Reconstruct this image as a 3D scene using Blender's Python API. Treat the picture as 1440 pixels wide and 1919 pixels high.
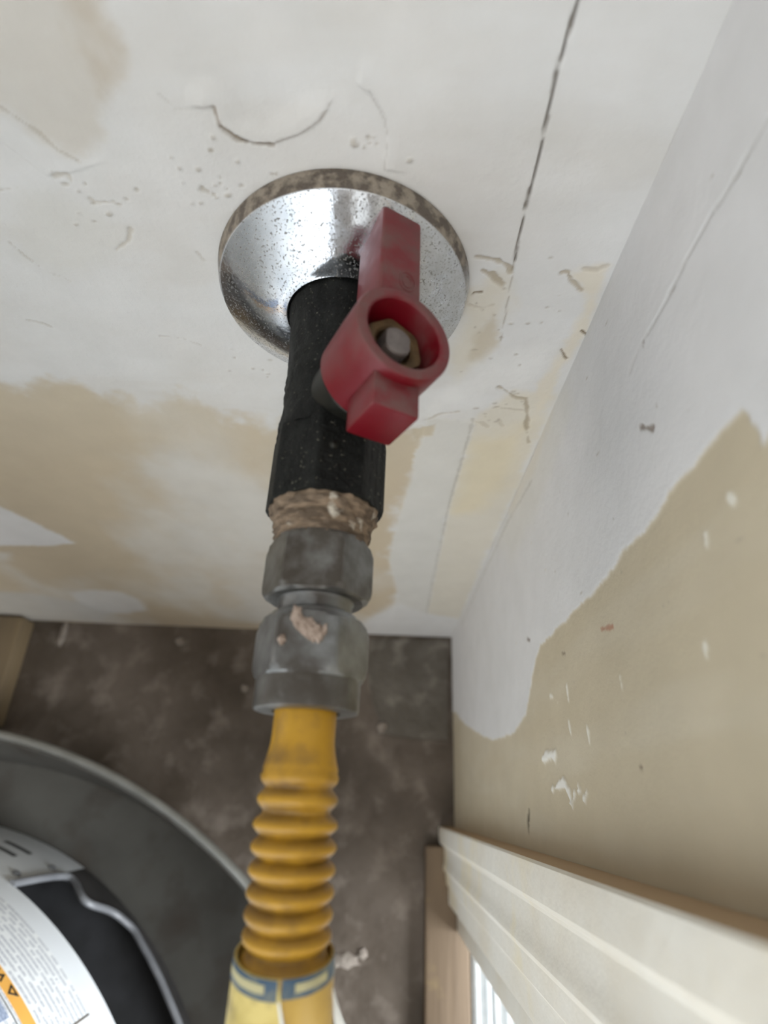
import bpy, bmesh, math, random
import numpy as np
from mathutils import Vector, Matrix

for o in list(bpy.data.objects):
    bpy.data.objects.remove(o, do_unlink=True)
SC = bpy.context.scene
COL = SC.collection

# ------------------------------------------------------------------ camera
ZP = 0.4095          # height of the gas pipe axis above the floor
S = 0.0782           # the right wall stands this far right of the pipe axis
cam_data = bpy.data.cameras.new('camera')
cam = bpy.data.objects.new('camera', cam_data)
COL.objects.link(cam)
cam_data.sensor_fit = 'VERTICAL'
cam_data.sensor_height = 36.0
cam_data.sensor_width = 27.0
cam_data.lens = 20.915
cam_data.clip_start = 0.002
cam_data.clip_end = 50
cam_data.dof.use_dof = True
cam_data.dof.focus_distance = 0.185
cam_data.dof.aperture_fstop = 9.0
R3 = (Matrix.Rotation(0.0175403, 3, 'Z') @ Matrix.Rotation(0.4570446, 3, 'X') @ Matrix.Rotation(0.0225523, 3, 'Z'))
cam.matrix_world = Matrix.Translation((0.0158683, -0.1405174, 0.1316255 + ZP)) @ R3.to_4x4()
SC.camera = cam

# ------------------------------------------------------------------ light
world = bpy.data.worlds.new('room_light')
SC.world = world
world.use_nodes = True
wbg = world.node_tree.nodes['Background']
wbg.inputs['Color'].default_value = (1.0, 0.93, 0.85, 1)
wbg.inputs['Strength'].default_value = 0.37


def area(name, loc, target, sx, sy, power, color):
    ld = bpy.data.lights.new(name, 'AREA')
    ld.shape = 'RECTANGLE'
    ld.size, ld.size_y = sx, sy
    ld.energy = power
    ld.color = color
    ob = bpy.data.objects.new(name, ld)
    COL.objects.link(ob)
    ob.location = loc
    ob.rotation_euler = (Vector(target) - Vector(loc)).to_track_quat('-Z', 'Y').to_euler()
    return ob


# daylight coming through the doorway in the right wall
area('doorway_daylight', (1.25, -0.62, 0.62), (-0.20, -0.25, 0.20), 0.9, 1.1, 85, (0.90, 0.95, 1.0))
# soft unseen source added at the far left to brighten the right wall
area('left_fill', (-1.8, -0.38, 0.95), (0.0, -0.05, 0.4), 1.0, 1.2, 8.5, (1.0, 0.94, 0.885))
# window of the room behind the photographer
area('room_window', (-0.05, -1.9, 2.25), (0.0, 0.0, 0.35), 1.3, 1.0, 33, (1.0, 0.945, 0.885))

SC.view_settings.view_transform = 'Standard'
SC.view_settings.look = 'None'
SC.view_settings.gamma = 1.0
SC.view_settings.use_curve_mapping = False
SC.view_settings.exposure = -0.25

# ------------------------------------------------------------------ helpers
RNG = np.random.default_rng(7)


def mesh_obj(name, verts, faces, mat=None, parent=None, smooth=True, angle=32):
    me = bpy.data.meshes.new(name)
    me.from_pydata([tuple(v) for v in verts], [], faces)
    me.validate()
    return finish(name, me, mat, parent, smooth, angle)


def finish(name, me, mat, parent, smooth=True, angle=32):
    if smooth:
        me.shade_smooth()
        me.set_sharp_from_angle(angle=math.radians(angle))
    me.update()
    ob = bpy.data.objects.new(name, me)
    COL.objects.link(ob)
    if mat:
        me.materials.append(mat)
    if parent:
        ob.parent = parent
        ob.matrix_parent_inverse = parent.matrix_basis.inverted()
    return ob


def bm_obj(name, bm, mat=None, parent=None, smooth=True, angle=32):
    bmesh.ops.recalc_face_normals(bm, faces=bm.faces)
    me = bpy.data.meshes.new(name)
    bm.to_mesh(me)
    bm.free()
    return finish(name, me, mat, parent, smooth, angle)


def empty(name, loc):
    ob = bpy.data.objects.new(name, None)
    ob.empty_display_size = 0.01
    COL.objects.link(ob)
    ob.location = loc
    return ob


def tag(ob, label, cat, group=None):
    ob['label'] = label
    ob['category'] = cat
    if group:
        ob['group'] = group
    return ob


def struct(ob, label=None, cat=None):
    ob['kind'] = 'structure'
    if label:
        ob['label'] = label
    if cat:
        ob['category'] = cat
    return ob


def box(bm, x0, x1, y0, y1, z0, z1, bevel=0.0, seg=2, M=None):
    r = bmesh.ops.create_cube(bm, size=1.0)
    vs = r['verts']
    for v in vs:
        v.co = Vector((x0 + (v.co.x + .5) * (x1 - x0), y0 + (v.co.y + .5) * (y1 - y0), z0 + (v.co.z + .5) * (z1 - z0)))
    if bevel > 0:
        es = list({e for v in vs for e in v.link_edges})
        r = bmesh.ops.bevel(bm, geom=es, offset=bevel, segments=seg, profile=.5, affect='EDGES')
        vs = list({v for f in r['faces'] for v in f.verts} | {v for v in vs if v.is_valid})
    if M is not None:
        for v in vs:
            v.co = M @ v.co
    return vs


def revolve(prof, nseg, frame, rfun=None, cap0=True, cap1=True, bump=None):
    """prof: (radius, t) along the axis; frame(r, angle, t) -> point; rfun(r, angle, t) limits the radius (hex, octagon)."""
    V, F = [], []
    n = len(prof)
    for i, (r, t) in enumerate(prof):
        for k in range(nseg):
            a = 2 * math.pi * k / nseg
            rr = rfun(r, a, t) if rfun else r
            if bump:
                rr += bump(a, t)
            V.append(frame(rr, a, t))
    for i in range(n - 1):
        for k in range(nseg):
            k2 = (k + 1) % nseg
            F.append((i * nseg + k, i * nseg + k2, (i + 1) * nseg + k2, (i + 1) * nseg + k))
    if cap0:
        F.append(tuple(range(nseg - 1, -1, -1)))
    if cap1:
        F.append(tuple((n - 1) * nseg + k for k in range(nseg)))
    return V, F


def pipe_frame(r, a, t):            # axis straight out of the back wall; a = 0 is up, + turns to the right
    return (r * math.sin(a), -t, ZP + r * math.cos(a))


def polyfun(nside, across, turn):   # radius of a regular prism with the given distance across flats
    st = 2 * math.pi / nside

    def fn(r, a, t):
        b = (a - turn + st / 2) % st - st / 2
        return min(r, across / 2 / math.cos(b))
    return fn


def tube(points, radius, nseg=10, closed=False):
    P = [Vector(p) for p in points]
    n = len(P)
    V, F = [], []
    up = None
    for i in range(n):
        if closed:
            d = P[(i + 1) % n] - P[i - 1]
        else:
            d = P[min(i + 1, n - 1)] - P[max(i - 1, 0)]
        d.normalize()
        if up is None:
            up = d.orthogonal().normalized()
        up = (up - d * up.dot(d)).normalized()
        sd = d.cross(up)
        r = radius[i] if isinstance(radius, (list, tuple)) else radius
        for k in range(nseg):
            a = 2 * math.pi * k / nseg
            V.append(P[i] + up * (r * math.cos(a)) + sd * (r * math.sin(a)))
    m = n if closed else n - 1
    for i in range(m):
        j = (i + 1) % n
        for k in range(nseg):
            k2 = (k + 1) % nseg
            F.append((i * nseg + k, i * nseg + k2, j * nseg + k2, j * nseg + k))
    if not closed:
        F.append(tuple(range(nseg - 1, -1, -1)))
        F.append(tuple((n - 1) * nseg + k for k in range(nseg)))
    return V, F


# ---- value noise for wall relief (numpy)
def vnoise(x, y, seed):
    r = np.random.default_rng(seed).random((257, 257))
    xi = np.floor(x).astype(int)
    yi = np.floor(y).astype(int)
    fx = x - xi
    fy = y - yi
    fx = fx * fx * (3 - 2 * fx)
    fy = fy * fy * (3 - 2 * fy)
    a = r[xi % 257, yi % 257]
    b = r[(xi + 1) % 257, yi % 257]
    c = r[xi % 257, (yi + 1) % 257]
    d = r[(xi + 1) % 257, (yi + 1) % 257]
    return (a * (1 - fx) + b * fx) * (1 - fy) + (c * (1 - fx) + d * fx) * fy


def fbm(x, y, scale, seed, octv=4):
    v = 0
    amp = .5
    tot = 0
    for k in range(octv):
        v = v + amp * vnoise(x / scale + 31.7 * k, y / scale + 11.3 * k, seed + k)
        tot += amp
        amp *= .5
        scale = scale / 2.03
    return v / tot


def poly_sd(x, y, P):               # signed distance to a closed outline, negative inside
    P = np.array(P, float)
    best = np.full(x.shape, 1e9)
    inside = np.zeros(x.shape, bool)
    n = len(P)
    for i in range(n):
        a, b = P[i], P[(i + 1) % n]
        dx, dy = b - a
        t = np.clip(((x - a[0]) * dx + (y - a[1]) * dy) / max(dx * dx + dy * dy, 1e-9), 0, 1)
        best = np.minimum(best, np.hypot(x - a[0] - t * dx, y - a[1] - t * dy))
        cr = (a[1] > y) != (b[1] > y)
        if abs(dy) > 1e-9:
            inside ^= cr & (x < dx * (y - a[1]) / dy + a[0])
    return np.where(inside, -best, best)


def line_d(x, y, P):
    P = np.array(P, float)
    best = np.full(x.shape, 1e9)
    for i in range(len(P) - 1):
        a, b = P[i], P[i + 1]
        dx, dy = b - a
        t = np.clip(((x - a[0]) * dx + (y - a[1]) * dy) / max(dx * dx + dy * dy, 1e-9), 0, 1)
        best = np.minimum(best, np.hypot(x - a[0] - t * dx, y - a[1] - t * dy))
    return best


class Plaster:
    """Paint coats and relief of a wall on a grid (millimetres): colour of each coat and its thickness."""

    def __init__(self, x, y, base):
        self.x, self.y = x, y
        self.c = np.tile(np.array(base, float), (len(x), 1))
        self.h = np.zeros(len(x))
        self.w = (fbm(x, y, 9, 3) - .5)
        self.w2 = (fbm(x, y, 2.2, 9, 3) - .5)

    def mix(self, m, col, op=1.0):
        m = (m * op)[:, None]
        self.c = self.c * (1 - m) + np.array(col) * m

    def coat(self, P, col, soft=2.0, rag=2.0, op=1.0, h=0.0, fine=1.0):
        x, y = self.x, self.y
        sd = poly_sd(x, y, P) + self.w * 2 * rag + self.w2 * 2 * fine
        m = np.clip(.5 - sd / soft, 0, 1)
        m = m * m * (3 - 2 * m)
        self.mix(m, col, op)
        self.h += m * h
        return m

    def lip(self, P, h, fade=14.0, soft=.5, near=None, reach=9.0):       # raised edge that feathers out inward
        sd = poly_sd(self.x, self.y, P) + self.w * .8 + self.w2 * .5
        m = np.clip(.5 - sd / soft, 0, 1) * np.exp(np.minimum(sd, 0) / fade)
        if near:
            m = m * np.clip(1.6 - line_d(self.x, self.y, near) / reach, 0, 1)
        self.h += m * h

    def crack(self, P, width, col, depth=.3, op=.8, br=.0, vary=1.0):
        near = line_d(self.x, self.y, P)
        sel = near < 6 * width + 3
        m = np.zeros(len(self.x))
        xs, ys = self.x[sel], self.y[sel]
        wv = width * (1 - .75 * vary + 1.5 * vary * fbm(xs, ys, 3.1, int(abs(P[0][0]) * 10) % 97 + 200, 3))
        d = near[sel] + self.w2[sel] * width * (.9 + .7 * vary) + self.w[sel] * br * 2.2
        m[sel] = np.clip(1 - d / wv, 0, 1)
        m = np.minimum(1, m * 1.6)
        self.mix(m, col, op)
        self.h -= m * depth


def grid_axis(parts):
    out = [parts[0][0]]
    for a, b, st in parts:
        n = max(1, int(round((b - a) / st)))
        out += list(a + (b - a) * (np.arange(n) + 1) / n)
    return np.array(out)


def plaster_mesh(name, gx, gy, to_world, paint, mat, extra=None):
    X, Y = np.meshgrid(gx, gy, indexing='ij')
    p = paint(X.ravel(), Y.ravel())
    co = to_world(X.ravel() / 1000, Y.ravel() / 1000, p.h / 1000)
    nx, ny = len(gx), len(gy)
    idx = np.arange(nx * ny).reshape(nx, ny)
    q = np.stack([idx[:-1, :-1], idx[1:, :-1], idx[1:, 1:], idx[:-1, 1:]], -1).reshape(-1, 4)
    col = np.c_[p.c, np.ones(len(p.c))]
    if extra:
        ev, ef, ec = extra
        q2 = np.array(ef, int) + len(co)
        co = np.vstack([co, np.array(ev, float)])
        q = np.vstack([q, q2])
        col = np.vstack([col, np.tile(np.array([*ec, 1.0]), (len(ev), 1))])
    me = bpy.data.meshes.new(name)
    me.vertices.add(len(co))
    me.vertices.foreach_set('co', co.astype(np.float32).ravel())
    me.loops.add(q.size)
    me.loops.foreach_set('vertex_index', q.astype(np.int32).ravel())
    me.polygons.add(len(q))
    me.polygons.foreach_set('loop_start', (np.arange(len(q)) * 4).astype(np.int32))
    me.update(calc_edges=True)
    at = me.color_attributes.new('coat', 'FLOAT_COLOR', 'POINT')
    at.data.foreach_set('color', col.astype(np.float32).ravel())
    return finish(name, me, mat, None, True, 60)


# ------------------------------------------------------------------ materials
def new_mat(name):
    m = bpy.data.materials.new(name)
    m.use_nodes = True
    nt = m.node_tree
    b = nt.nodes['Principled BSDF']
    return m, nt, b


def nd(nt, kind, **kw):
    n = nt.nodes.new(kind)
    for k, v in kw.items():
        if k in n.inputs:
            n.inputs[k].default_value = v
        else:
            setattr(n, k, v)
    return n


def noise_fac(nt, scale, lo, hi, detail=4, rough=.55, coord='Object', stretch=None):
    tc = nd(nt, 'ShaderNodeTexCoord')
    src = tc.outputs[coord]
    if stretch:
        mp = nd(nt, 'ShaderNodeMapping')
        mp.inputs['Scale'].default_value = stretch
        nt.links.new(src, mp.inputs['Vector'])
        src = mp.outputs[0]
    n = nd(nt, 'ShaderNodeTexNoise', Scale=scale, Detail=detail, Roughness=rough)
    nt.links.new(src, n.inputs['Vector'])
    mr = nd(nt, 'ShaderNodeMapRange')
    mr.inputs['From Min'].default_value = lo
    mr.inputs['From Max'].default_value = hi
    nt.links.new(n.outputs['Fac'], mr.inputs['Value'])
    return mr.outputs[0]


def mixc(nt, fac, a, b, mode='MIX'):
    m = nd(nt, 'ShaderNodeMix', data_type='RGBA', blend_type=mode)
    for s, v in ((m.inputs[0], fac), (m.inputs[6], a), (m.inputs[7], b)):
        if isinstance(v, (int, float)):
            s.default_value = v
        elif isinstance(v, tuple):
            s.default_value = (*v, 1)
        else:
            nt.links.new(v, s)
    return m.outputs[2]


def mth(nt, op, a, b=None, clamp=False):
    m = nd(nt, 'ShaderNodeMath', operation=op)
    m.use_clamp = clamp
    for s, v in zip(m.inputs, (a, b)):
        if v is None:
            continue
        if isinstance(v, (int, float)):
            s.default_value = v
        else:
            nt.links.new(v, s)
    return m.outputs[0]


def bump(nt, b, fac, dist, strength=1.0):
    n = nd(nt, 'ShaderNodeBump')
    n.inputs['Distance'].default_value = dist
    n.inputs['Strength'].default_value = strength
    nt.links.new(fac, n.inputs['Height'])
    nt.links.new(n.outputs[0], b.inputs['Normal'])


def up_facing(nt, lo, hi):           # dust settles on faces that look upward
    g = nd(nt, 'ShaderNodeNewGeometry')
    sx = nd(nt, 'ShaderNodeSeparateXYZ')
    nt.links.new(g.outputs['Normal'], sx.inputs[0])
    mr = nd(nt, 'ShaderNodeMapRange')
    mr.inputs['From Min'].default_value = lo
    mr.inputs['From Max'].default_value = hi
    nt.links.new(sx.outputs['Z'], mr.inputs['Value'])
    return mr.outputs[0]


def mottled(name, c0, c1, scale, lo=.35, hi=.65, rough=.6, metal=0.0, bmp=None, spec=None, c2=None, s2=None, stretch=None, coord='Object'):
    m, nt, b = new_mat(name)
    col = mixc(nt, noise_fac(nt, scale, lo, hi, stretch=stretch, coord=coord), c0, c1)
    if c2:
        col = mixc(nt, noise_fac(nt, s2[0], s2[1], s2[2], coord=coord), col, c2)
    nt.links.new(col, b.inputs['Base Color'])
    b.inputs['Roughness'].default_value = rough
    b.inputs['Metallic'].default_value = metal
    if spec is not None:
        b.inputs['Specular IOR Level'].default_value = spec
    if bmp:
        bump(nt, b, noise_fac(nt, bmp[0], 0, 1, stretch=stretch, coord=coord), bmp[1])
    return m


def mat_wall(name):
    m, nt, b = new_mat(name)
    at = nd(nt, 'ShaderNodeVertexColor', layer_name='coat')
    f = noise_fac(nt, 60, .3, .7, 6)
    col = mixc(nt, f, (.93, .93, .925), (1.0, 1.0, 1.0))
    col = mixc(nt, 1.0, at.outputs['Color'], col, 'MULTIPLY')
    nt.links.new(col, b.inputs['Base Color'])
    b.inputs['Roughness'].default_value = .8
    b.inputs['Specular IOR Level'].default_value = .25
    bump(nt, b, noise_fac(nt, 350, 0, 1, 6, .6), .0006, .35)
    return m


def mat_chrome():
    m, nt, b = new_mat('pitted_chrome')
    tc = nd(nt, 'ShaderNodeTexCoord')
    sx = nd(nt, 'ShaderNodeSeparateXYZ')
    nt.links.new(tc.outputs['Object'], sx.inputs[0])
    pits = noise_fac(nt, 1700, .575, .66, 2, .5)
    haze = noise_fac(nt, 130, .35, .7, 5)
    right = nd(nt, 'ShaderNodeMapRange')
    right.inputs['From Min'].default_value = .008
    right.inputs['From Max'].default_value = .026
    nt.links.new(sx.outputs['X'], right.inputs['Value'])
    ln = nd(nt, 'ShaderNodeVectorMath', operation='LENGTH')
    cx = nd(nt, 'ShaderNodeCombineXYZ')
    nt.links.new(sx.outputs['X'], cx.inputs[0])
    nt.links.new(sx.outputs['Z'], cx.inputs[2])
    nt.links.new(cx.outputs[0], ln.inputs[0])
    edge = nd(nt, 'ShaderNodeMapRange')
    edge.inputs['From Min'].default_value = .0357
    edge.inputs['From Max'].default_value = .0361
    nt.links.new(ln.outputs['Value'], edge.inputs['Value'])
    top = mth(nt, 'MULTIPLY', edge.outputs[0], up_facing(nt, -.15, .35), True)
    grit = noise_fac(nt, 300, .42, .60, 5)
    dust_c = mixc(nt, grit, (.085, .062, .042), (.27, .225, .17))
    chrome_c = mixc(nt, haze, (.80, .81, .83), (.62, .65, .69))
    chrome_c = mixc(nt, mth(nt, 'MULTIPLY', pits, .85), chrome_c, (.10, .085, .06))
    rightm = mth(nt, 'MULTIPLY', right.outputs[0], noise_fac(nt, 200, .25, .55, 5), True)
    rightm = mth(nt, 'MULTIPLY', rightm, .8)
    dustm = mth(nt, 'MAXIMUM', mth(nt, 'MULTIPLY', top, .96), mth(nt, 'MULTIPLY', rightm, .75))
    d2 = mixc(nt, top, (.42, .43, .41), dust_c)
    col = mixc(nt, dustm, chrome_c, d2)
    nt.links.new(col, b.inputs['Base Color'])
    nt.links.new(mth(nt, 'SUBTRACT', 1.0, mth(nt, 'MAXIMUM', dustm, mth(nt, 'MULTIPLY', pits, .8))), b.inputs['Metallic'])
    r = mth(nt, 'ADD', mth(nt, 'MULTIPLY', haze, .16), .06)
    r = mth(nt, 'ADD', r, mth(nt, 'MULTIPLY', dustm, .55), True)
    nt.links.new(r, b.inputs['Roughness'])
    bump(nt, b, noise_fac(nt, 500, 0, 1, 4), .0002, .25)
    return m


def mat_black():
    m, nt, b = new_mat('black_iron')
    col = mixc(nt, noise_fac(nt, 160, .35, .7), (.004, .0045, .004), (.012, .013, .0115))
    col = mixc(nt, noise_fac(nt, 1100, .66, .72, 2), col, (.12, .115, .09))
    nt.links.new(col, b.inputs['Base Color'])
    b.inputs['Roughness'].default_value = .55
    b.inputs['Specular IOR Level'].default_value = .20
    bump(nt, b, noise_fac(nt, 420, 0, 1, 6, .65), .0012, .7)
    return m


def mat_red():
    m, nt, b = new_mat('dusty_red_plastic')
    up = up_facing(nt, .25, .85)
    n = noise_fac(nt, 150, .36, .60, 6, .62)
    f = mth(nt, 'MULTIPLY', up, n)
    f = mth(nt, 'MULTIPLY', f, .85, True)
    col = mixc(nt, f, (.150, .002, .008), (.150, .078, .070))
    nt.links.new(col, b.inputs['Base Color'])
    nt.links.new(mth(nt, 'ADD', mth(nt, 'MULTIPLY', f, .4), .38), b.inputs['Roughness'])
    bump(nt, b, noise_fac(nt, 300, 0, 1, 4), .0003, .2)
    return m


def mat_hose():
    m, nt, b = new_mat('grimy_yellow_coating')
    at = nd(nt, 'ShaderNodeVertexColor', layer_name='grime')
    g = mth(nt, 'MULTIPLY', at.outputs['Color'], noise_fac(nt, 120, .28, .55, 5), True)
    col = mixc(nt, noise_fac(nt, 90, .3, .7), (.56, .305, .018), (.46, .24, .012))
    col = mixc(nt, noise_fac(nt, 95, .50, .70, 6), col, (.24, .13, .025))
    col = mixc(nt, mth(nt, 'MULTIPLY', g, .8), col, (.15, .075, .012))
    nt.links.new(col, b.inputs['Base Color'])
    b.inputs['Roughness'].default_value = .42
    bump(nt, b, noise_fac(nt, 300, 0, 1, 3), .0002, .3)
    return m


def mat_print(name, ink, paper):
    """rows of small unreadable print on a sticker; UV: u along the rows, v up, both in millimetres"""
    m, nt, b = new_mat(name)
    uv = nd(nt, 'ShaderNodeUVMap')
    sp = nd(nt, 'ShaderNodeSeparateXYZ')
    nt.links.new(uv.outputs[0], sp.inputs[0])
    row = mth(nt, 'FRACT', mth(nt, 'DIVIDE', sp.outputs['Y'], 4.5))
    inrow = mth(nt, 'MULTIPLY', mth(nt, 'GREATER_THAN', row, .28), mth(nt, 'LESS_THAN', row, .80))
    rid = mth(nt, 'FLOOR', mth(nt, 'DIVIDE', sp.outputs['Y'], 4.5))
    cb = nd(nt, 'ShaderNodeCombineXYZ')
    nt.links.new(mth(nt, 'MULTIPLY', sp.outputs['X'], .22), cb.inputs[0])
    nt.links.new(mth(nt, 'MULTIPLY', rid, 5.37), cb.inputs[1])
    words = nd(nt, 'ShaderNodeTexNoise', Scale=1.0, Detail=1)
    nt.links.new(cb.outputs[0], words.inputs['Vector'])
    cb2 = nd(nt, 'ShaderNodeCombineXYZ')
    nt.links.new(mth(nt, 'MULTIPLY', sp.outputs['X'], 1.1), cb2.inputs[0])
    nt.links.new(mth(nt, 'MULTIPLY', sp.outputs['Y'], 1.3), cb2.inputs[1])
    glyph = nd(nt, 'ShaderNodeTexNoise', Scale=1.0, Detail=2)
    nt.links.new(cb2.outputs[0], glyph.inputs['Vector'])
    f = mth(nt, 'MULTIPLY', inrow, mth(nt, 'GREATER_THAN', words.outputs['Fac'], .42))
    f = mth(nt, 'MULTIPLY', f, mth(nt, 'GREATER_THAN', glyph.outputs['Fac'], .44))
    nt.links.new(mixc(nt, f, paper, ink), b.inputs['Base Color'])
    b.inputs['Roughness'].default_value = .35
    return m


def mat_floor():
    m, nt, b = new_mat('dirty_concrete')
    col = mixc(nt, noise_fac(nt, 11, .32, .66, 5), (.052, .036, .022), (.150, .120, .095))
    col = mixc(nt, mth(nt, 'MULTIPLY', noise_fac(nt, 42, .52, .74, 5), .7), col, (.25, .21, .175))
    col = mixc(nt, mth(nt, 'MULTIPLY', noise_fac(nt, 26, .56, .75, 3, stretch=(1.3, 1, 1)), .6), col, (.045, .030, .018))
    nt.links.new(col, b.inputs['Base Color'])
    b.inputs['Roughness'].default_value = .6
    bump(nt, b, noise_fac(nt, 60, 0, 1, 5), .003, .4)
    return m


def mat_zinc(name, clean, worn, grime, lo, hi, rough=.36):
    """plated steel: clean on the sides, brown grime lying on what faces up"""
    m, nt, b = new_mat(name)
    col = mixc(nt, noise_fac(nt, 170, .35, .65), clean, worn)
    g = mth(nt, 'MULTIPLY', up_facing(nt, lo, hi), noise_fac(nt, 120, .25, .55, 5), True)
    g = mth(nt, 'MULTIPLY', g, .85)
    nt.links.new(mixc(nt, g, col, grime), b.inputs['Base Color'])
    nt.links.new(mth(nt, 'SUBTRACT', .88, mth(nt, 'MULTIPLY', g, .75)), b.inputs['Metallic'])
    nt.links.new(mth(nt, 'ADD', rough, mth(nt, 'MULTIPLY', g, .35)), b.inputs['Roughness'])
    bump(nt, b, noise_fac(nt, 600, 0, 1, 4), .0003, .4)
    return m


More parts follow.
